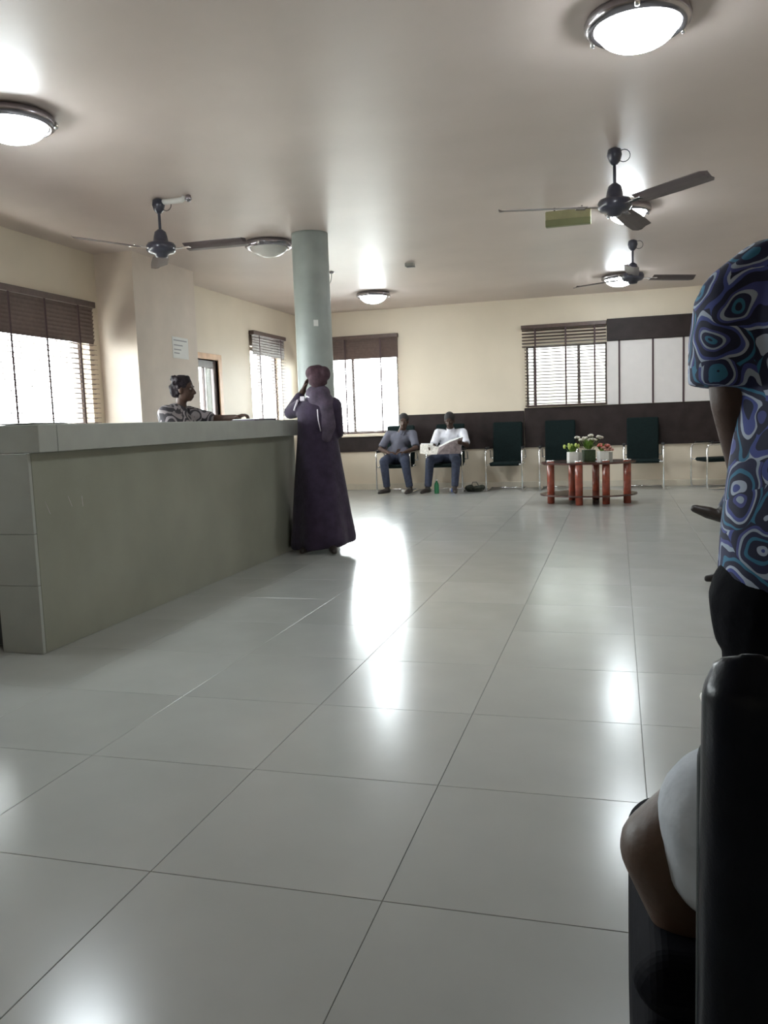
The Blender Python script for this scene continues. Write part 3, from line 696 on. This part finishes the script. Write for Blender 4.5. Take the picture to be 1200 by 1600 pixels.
b.cap((-.05, -.09, .72), .10, (.30, -.1, .68), .07); b.cap((-.05, .09, .72), .10, (.30, .1, .68), .07); b.cap((.30, -.1, .68), .06, (.26, -.1, .12), .04); b.cap((.30, .1, .68), .06, (.26, .1, .12), .04)
remesh(b, 'body', M_skin, t, .008, 2)
s = MB(); s.cap((-.02, -.11, 1.19), .115, (-.02, .11, 1.19), .115); s.cap((-.03, 0, .75), .14, (-.02, 0, 1.18), .128); s.cap((-.02, 0, 1.2), .115, (-.01, .01, 1.30), .075)
s.cap((-.04, -.15, 1.27), .085, (.03, -.22, 1.10), .078); s.cap((0, .15, 1.27), .08, (.16, .24, 1.23), .062); s.cap((-.03, -.05, 1.30), .07, (-.03, .06, 1.30), .07)
remesh(s, 'blouse', M_blouse, t, .01, 2)
def waves(mb, P, R, s):
    rg = random.Random(5)
    for k in range(34):
        a = rg.uniform(0, 2*PI); z = rg.uniform(-.07, .12); r_ = .082*math.sqrt(max(.1, 1-((z-.04)/.105)**2))
        y = -.035+r_*math.sin(a)*1.1; x = r_*math.cos(a)
        if y > .035 and z < .07: continue
        mb.ell(P(x, y, z), (.018, .018, .018), None, 8, 6)
    mb.ell(P(0, -.085, -.0), (.065, .045, .075), R)
hair_cap(P, R, .98, t, M_wig, .006, waves, 'braided_hair'); eyes(P, R, .98, t)
s = MB(); s.cap((-.05, -.1, .70), .115, (.30, -.1, .68), .085); s.cap((-.05, .1, .70), .115, (.30, .1, .68), .085); s.cap((.30, -.1, .68), .08, (.27, -.1, .2), .07); s.cap((.30, .1, .68), .08, (.27, .1, .2), .07)
remesh(s, 'trousers', M_blackt, t, .012, 1)
shoe((.26, -.1, .055), (1, 0, 0), 1, t); shoe((.26, .1, .055), (1, 0, 0), 1, t)
st = thing('office_stool', 'black swivel stool under the receptionist behind the counter', 'stool', (-3.78, 6.6, 0))
MB().lathe([(.17, .50), (.20, .515), (.20, .56), (.17, .585)], n=24).build('seat', M_black, st); MB().tube([(0, 0, .06), (0, 0, .5)], .025, 12).build('post', M_chrome, st)
for k in range(5):
    a = 2*PI*k/5+.3; MB().tube([(0, 0, .07), (.26*math.cos(a), .26*math.sin(a), .035)], .016, 8).build('leg', M_chrome, st)

# woman leaning on the counter, seen from behind
t = thing('person', 'woman in a long plum dress and maroon headscarf leaning on the counter end', 'person', (-2.58, 7.02, 0))
b = MB(); P, R = head(b, (.005, .03, 1.525), (-.35, 1, -.12))
b.cap((.0, .0, 1.35), .055, (.0, .02, 1.46), .05); b.cap((-.06, 0, 1.24), .10, (.06, 0, 1.24), .10); b.cap((0, 0, .95), .11, (0, 0, 1.24), .12); b.cap((0, 0, 1.25), .11, (0, 0, 1.36), .065); b.cap((-.06, 0, .9), .11, (.06, 0, .9), .11)
b.cap((-.17, 0, 1.31), .055, (-.285, .06, 1.25), .042); b.cap((-.285, .06, 1.25), .040, (-.165, .10, 1.45), .028); hand(b, (-.165, .10, 1.45), (.45, .0, 1), (1, .1, -.3), (0, -1, 0), .35)
b.cap((.16, 0, 1.31), .055, (.16, .04, 1.07), .043); b.cap((.16, .04, 1.07), .04, (.0, .22, 1.20), .028); hand(b, (.0, .22, 1.20), (-1, .1, .3), (0, 0, -1), (0, -1, 0), .3)
for q in (-1, 1): b.cap((q*.08, 0, .88), .09, (q*.08, .0, .47), .06); b.cap((q*.08, 0, .47), .055, (q*.08, -.02, .09), .038)
remesh(b, 'body', M_skin, t, .009, 2)
s = MB(); n = 48; R_ = []
for z, rx, ry, cx in [(.055, .285, .26, .0), (.10, .292, .27, 0), (.35, .262, .235, -.002), (.60, .235, .205, -.006), (.85, .205, .175, -.01), (1.0, .188, .150, -.012), (1.12, .18, .142, -.01), (1.22, .19, .142, 0), (1.30, .19, .13, 0), (1.36, .13, .10, 0), (1.40, .07, .07, 0)]:
    fl_ = max(0, 1-z/1.1); R_.append([((rx*(1+.06*fl_*math.sin(7*2*PI*j/n+z*2)))*math.cos(2*PI*j/n)+cx, (ry*(1+.06*fl_*math.sin(7*2*PI*j/n+1)))*math.sin(2*PI*j/n), z+(.035*fl_*math.sin(2*PI*j/n*1+.8) if z < .2 else 0)) for j in range(n)])
s.rings(R_)
s.cap((-.15, 0, 1.30), .08, (-.282, .058, 1.256), .062); s.cap((-.283, .06, 1.258), .060, (-.20, .09, 1.39), .048); s.cap((.15, 0, 1.30), .078, (.155, .03, 1.10), .07); s.cap((.16, .035, 1.065), .066, (.08, .13, 1.13), .055)
remesh(s, 'dress', M_dress, t, .010, 2)
def wrap(mb, P, R, s):
    mb.ell(P(-.035, -.03, .065), (.075, .09, .07), R); mb.ell(P(.055, -.04, .055), (.06, .085, .068), R); mb.ell(P(0, -.075, .0), (.085, .055, .08), R)
hair_cap(P, R, 1.0, t, M_scarf, .012, wrap, 'headscarf')
s = MB(); s.cap((-.02, -.02, 1.41), .075, (.06, -.03, 1.41), .075); s.cap((.02, -.06, 1.37), .085, (.09, -.05, 1.33), .085); s.cap((.09, -.05, 1.34), .08, (.11, -.06, 1.12), .075)
s.cap((.11, -.06, 1.12), .07, (.10, -.09, 1.02), .05)
remesh(s, 'shawl', M_shawl, t, .010, 2)
s = MB(); s.tube([(-.06, -.11, 1.39), (-.02, -.125, 1.375), (.02, -.125, 1.405), (.05, -.11, 1.42)], .006, 6); s.build('braid', M_trim, t)
s = MB(); s.tube([(.055, -.155, 1.27), (.06, -.158, 1.18), (.075, -.150, 1.08)], .0045, 6); s.build('braid', M_trim, t)
s = MB(); s.tube([(-.155, -.075, 1.36), (-.18, -.07, 1.31), (-.2, -.06, 1.27)], .010, 8); s.cbox(-.12, -.08, -.112, -.10, 1.35, 1.39, .003); s.build('sleeve_slash', M_trim, t)
shoe((-.06, -.1, .05), (-.2, -1, 0), 1, t); shoe((.12, -.12, .05), (.5, -1, 0), 1, t)

# standing man in printed shirt, back to the camera
t = thing('person', 'man standing with his back turned in a blue swirl printed shirt and black trousers', 'person', (.415, 1.86, 0))
b = MB(); P, R = head(b, (-.01, .0, 1.66), (.15, 1, 0))
b.cap((0, -.01, 1.46), .062, (0, 0, 1.58), .058); b.cap((-.08, 0, 1.30), .10, (.08, 0, 1.30), .10); b.cap((0, 0, .98), .12, (0, 0, 1.30), .12); b.cap((0, 0, 1.32), .10, (0, 0, 1.46), .06); b.cap((-.07, 0, .90), .12, (.07, 0, .90), .12)
for q in (-1, 1):
    b.cap((q*.185, -.005, 1.36), .064, (q*.178, .0, 1.16), .052); b.cap((q*.178, .0, 1.16), .052, (q*.142, .06, 1.01), .044); b.cap((q*.142, .06, 1.01), .042, (q*.10, .24, .97), .030)
    hand(b, (q*.10, .24, .97), (-q*.9, .35, .0), (0, -.4, -.9), (0, 0, 1), .4)
    b.cap((q*.095, 0, .86), .10, (q*.10, .01, .48), .068); b.cap((q*.10, .01, .48), .062, (q*.10, -.01, .09), .042)
remesh(b, 'body', M_skin, t, .009, 2)
s = MB(); n = 48; R_ = []
for z, rx, ry, cx, cy in [(.775, .205, .168, 0, -.01), (.80, .213, .175, 0, -.01), (.90, .212, .178, 0, -.01), (1.0, .198, .165, 0, 0), (1.1, .180, .153, 0, 0), (1.2, .185, .150, 0, 0), (1.32, .20, .145, 0, 0), (1.41, .18, .12, 0, 0), (1.455, .12, .09, 0, -.01), (1.50, .075, .075, 0, -.01)]:
    R_.append([((rx+.006*math.sin(5*2*PI*j/n+z*9))*math.cos(2*PI*j/n)+cx, (ry+.008*math.sin(6*2*PI*j/n+z*7))*math.sin(2*PI*j/n)+cy, z) for j in range(n)])
s.rings(R_)
for q in (-1, 1):
    s.cap((q*.12, 0, 1.40), .080, (q*.175, -.005, 1.355), .083); s.tube([(q*.165, -.005, 1.40), (q*.18, -.005, 1.35), (q*.19, -.008, 1.27), (q*.197, -.01, 1.185)], .08, 20, rs=[.06, .083, .083, .077])
remesh(s, 'printed_shirt', M_print, t, .009, 2)
s = MB(); s.cap((-.06, 0, .92), .125, (.06, 0, .92), .125)
s.cap((-.105, -.02, .745), .128, (-.105, 0, .70), .122); s.cap((.105, -.02, .745), .128, (.105, 0, .70), .122)
for q in (-1, 1): s.cap((q*.095, 0, .76), .115, (q*.10, .01, .50), .095); s.tube([(q*.10, .01, .52), (q*.10, -.01, .07)], .09, 18, rs=[.09, .085])
remesh(s, 'trousers', M_blackt, t, .011, 2)
hair_cap(P, R, 1.0, t, M_hair, .012)
shoe((-.10, -.01, .05), (0, 1, 0), 1.1, t); shoe((.10, -.01, .05), (0, 1, 0), 1.1, t)

# ------------------------------------------------------------------ foreground chair and its sitter
t = thing('padded_chair', 'black leather padded chair close to the camera at the right edge', 'chair', (.34, .86, 0))
def pad(x0, x1, y0, y1, z0, z1, r, name, m, rot=0):
    b = MB(); n = 8
    b.cbox(x0+r*.0, x1, y0, y1, z0, z1, r)
    o = b.build(name, m, t); o.modifiers.new('b', 'BEVEL').width = r*.4; o.modifiers['b'].segments = 3; return o
b = MB()
w = .088
for k in range(6):
    x = -.215+k*w*.98; b.tube([(x, .03, .40), (x, .02, .6), (x, .0, .80), (x, -.004, .865), (x, .01, .892)], .05, 16, rs=[.045, .046, .046, .046, .032])
remesh(b, 'backrest', M_leather, t, .008, 2)
b = MB(); b.cbox(-.262, -.19, .028, .072, .38, .80, .02); b.cap((-.228, .045, .42), .022, (-.222, .05, .80), .022)
remesh(b, 'back_side', M_leatherg, t, .008, 2)
pad(-.325, .33, .10, .60, .40, .485, .03, 'seat', M_matt)
pad(-.325, .33, .10, .60, .12, .40, .02, 'side_panel', M_matt)
for x in (-.235, .255):
    for y in (.13, .54): MB().tube([(x, y, 0), (x, y, .14)], .017, 10).build('leg', M_dchrome, t)
b = MB(); b.lathe([(.006, 0), (.009, .002), (.009, .008), (.006, .010)], n=16); b.move(Matrix.Translation((-.258, .02, .842)) @ Matrix.Rotation(PI/2.4, 4, 'Y')); b.build('side_button', M_white, t)

t = thing('person', 'sitter in a white short-sleeved top with one bare elbow sticking out past the black chair', 'person', (.42, 1.08, 0))
b = MB(); P, R = head(b, (.18, .05, 1.17), (.2, 1, -.1))
b.cap((.10, 0, .98), .055, (.17, .04, 1.10), .05); b.cap((-.0, 0, .84), .10, (.14, 0, .86), .10); b.cap((.02, 0, .55), .12, (.06, 0, .84), .115); b.cap((.06, 0, .86), .10, (.10, 0, .98), .06)
b.cap((-.09, -.01, .86), .052, (-.29, .0, .66), .050); b.cap((-.29, .0, .66), .052, (-.365, .0, .575), .056)
b.cap((-.365, .0, .575), .056, (-.335, .0, .495), .050); b.cap((-.35, .0, .54), .05, (-.29, .16, .47), .038); b.cap((-.29, .16, .47), .036, (-.17, .30, .61), .028); hand(b, (-.17, .30, .61), (1, .3, .1), (0, 0, -1), (0, 1, 0), .4)
b.cap((.22, 0, .88), .052, (.30, .04, .64), .042); b.cap((.30, .04, .64), .038, (.12, .28, .60), .028); hand(b, (.12, .28, .60), (-1, .3, 0), (0, 0, -1), (0, 1, 0), .4)
for q in (-1, 1): b.cap((.02+q*.09, .02, .56), .09, (.0+q*.12, .42, .54), .062); b.cap((.0+q*.12, .42, .54), .058, (.0+q*.12, .44, .1), .04)
remesh(b, 'body', M_skin2, t, .008, 2)
s = MB(); s.cap((-.0, 0, .84), .112, (.14, 0, .86), .112); s.cap((.02, 0, .58), .135, (.06, 0, .84), .128); s.cap((.06, 0, .86), .11, (.10, 0, .95), .07)
s.cap((-.07, -.01, .86), .068, (-.20, -.015, .72), .085); s.cap((-.20, -.015, .70), .080, (-.285, -.02, .635), .090); s.cap((-.285, -.02, .635), .090, (-.285, -.02, .59), .088); s.cap((-.285, -.02, .59), .085, (-.24, -.02, .54), .06); s.cap((.20, 0, .88), .07, (.27, .03, .73), .065)
remesh(s, 'white_top', M_wsleeve, t, .009, 2)
s = MB(); s.cap((-.06, .02, .57), .10, (.1, .02, .57), .10)
for q in (-1, 1): s.cap((.02+q*.09, .02, .56), .10, (.0+q*.13, .42, .54), .078); s.cap((q*.13, .42, .54), .075, (q*.12, .44, .2), .07)
remesh(s, 'trousers', M_blackt, t, .011, 2)
hair_cap(P, R, 1.0, t, M_hair, .01)
shoe((-.12, .44, .055), (0, 1, 0), 1, t); shoe((.12, .44, .055), (0, 1, 0), 1, t)
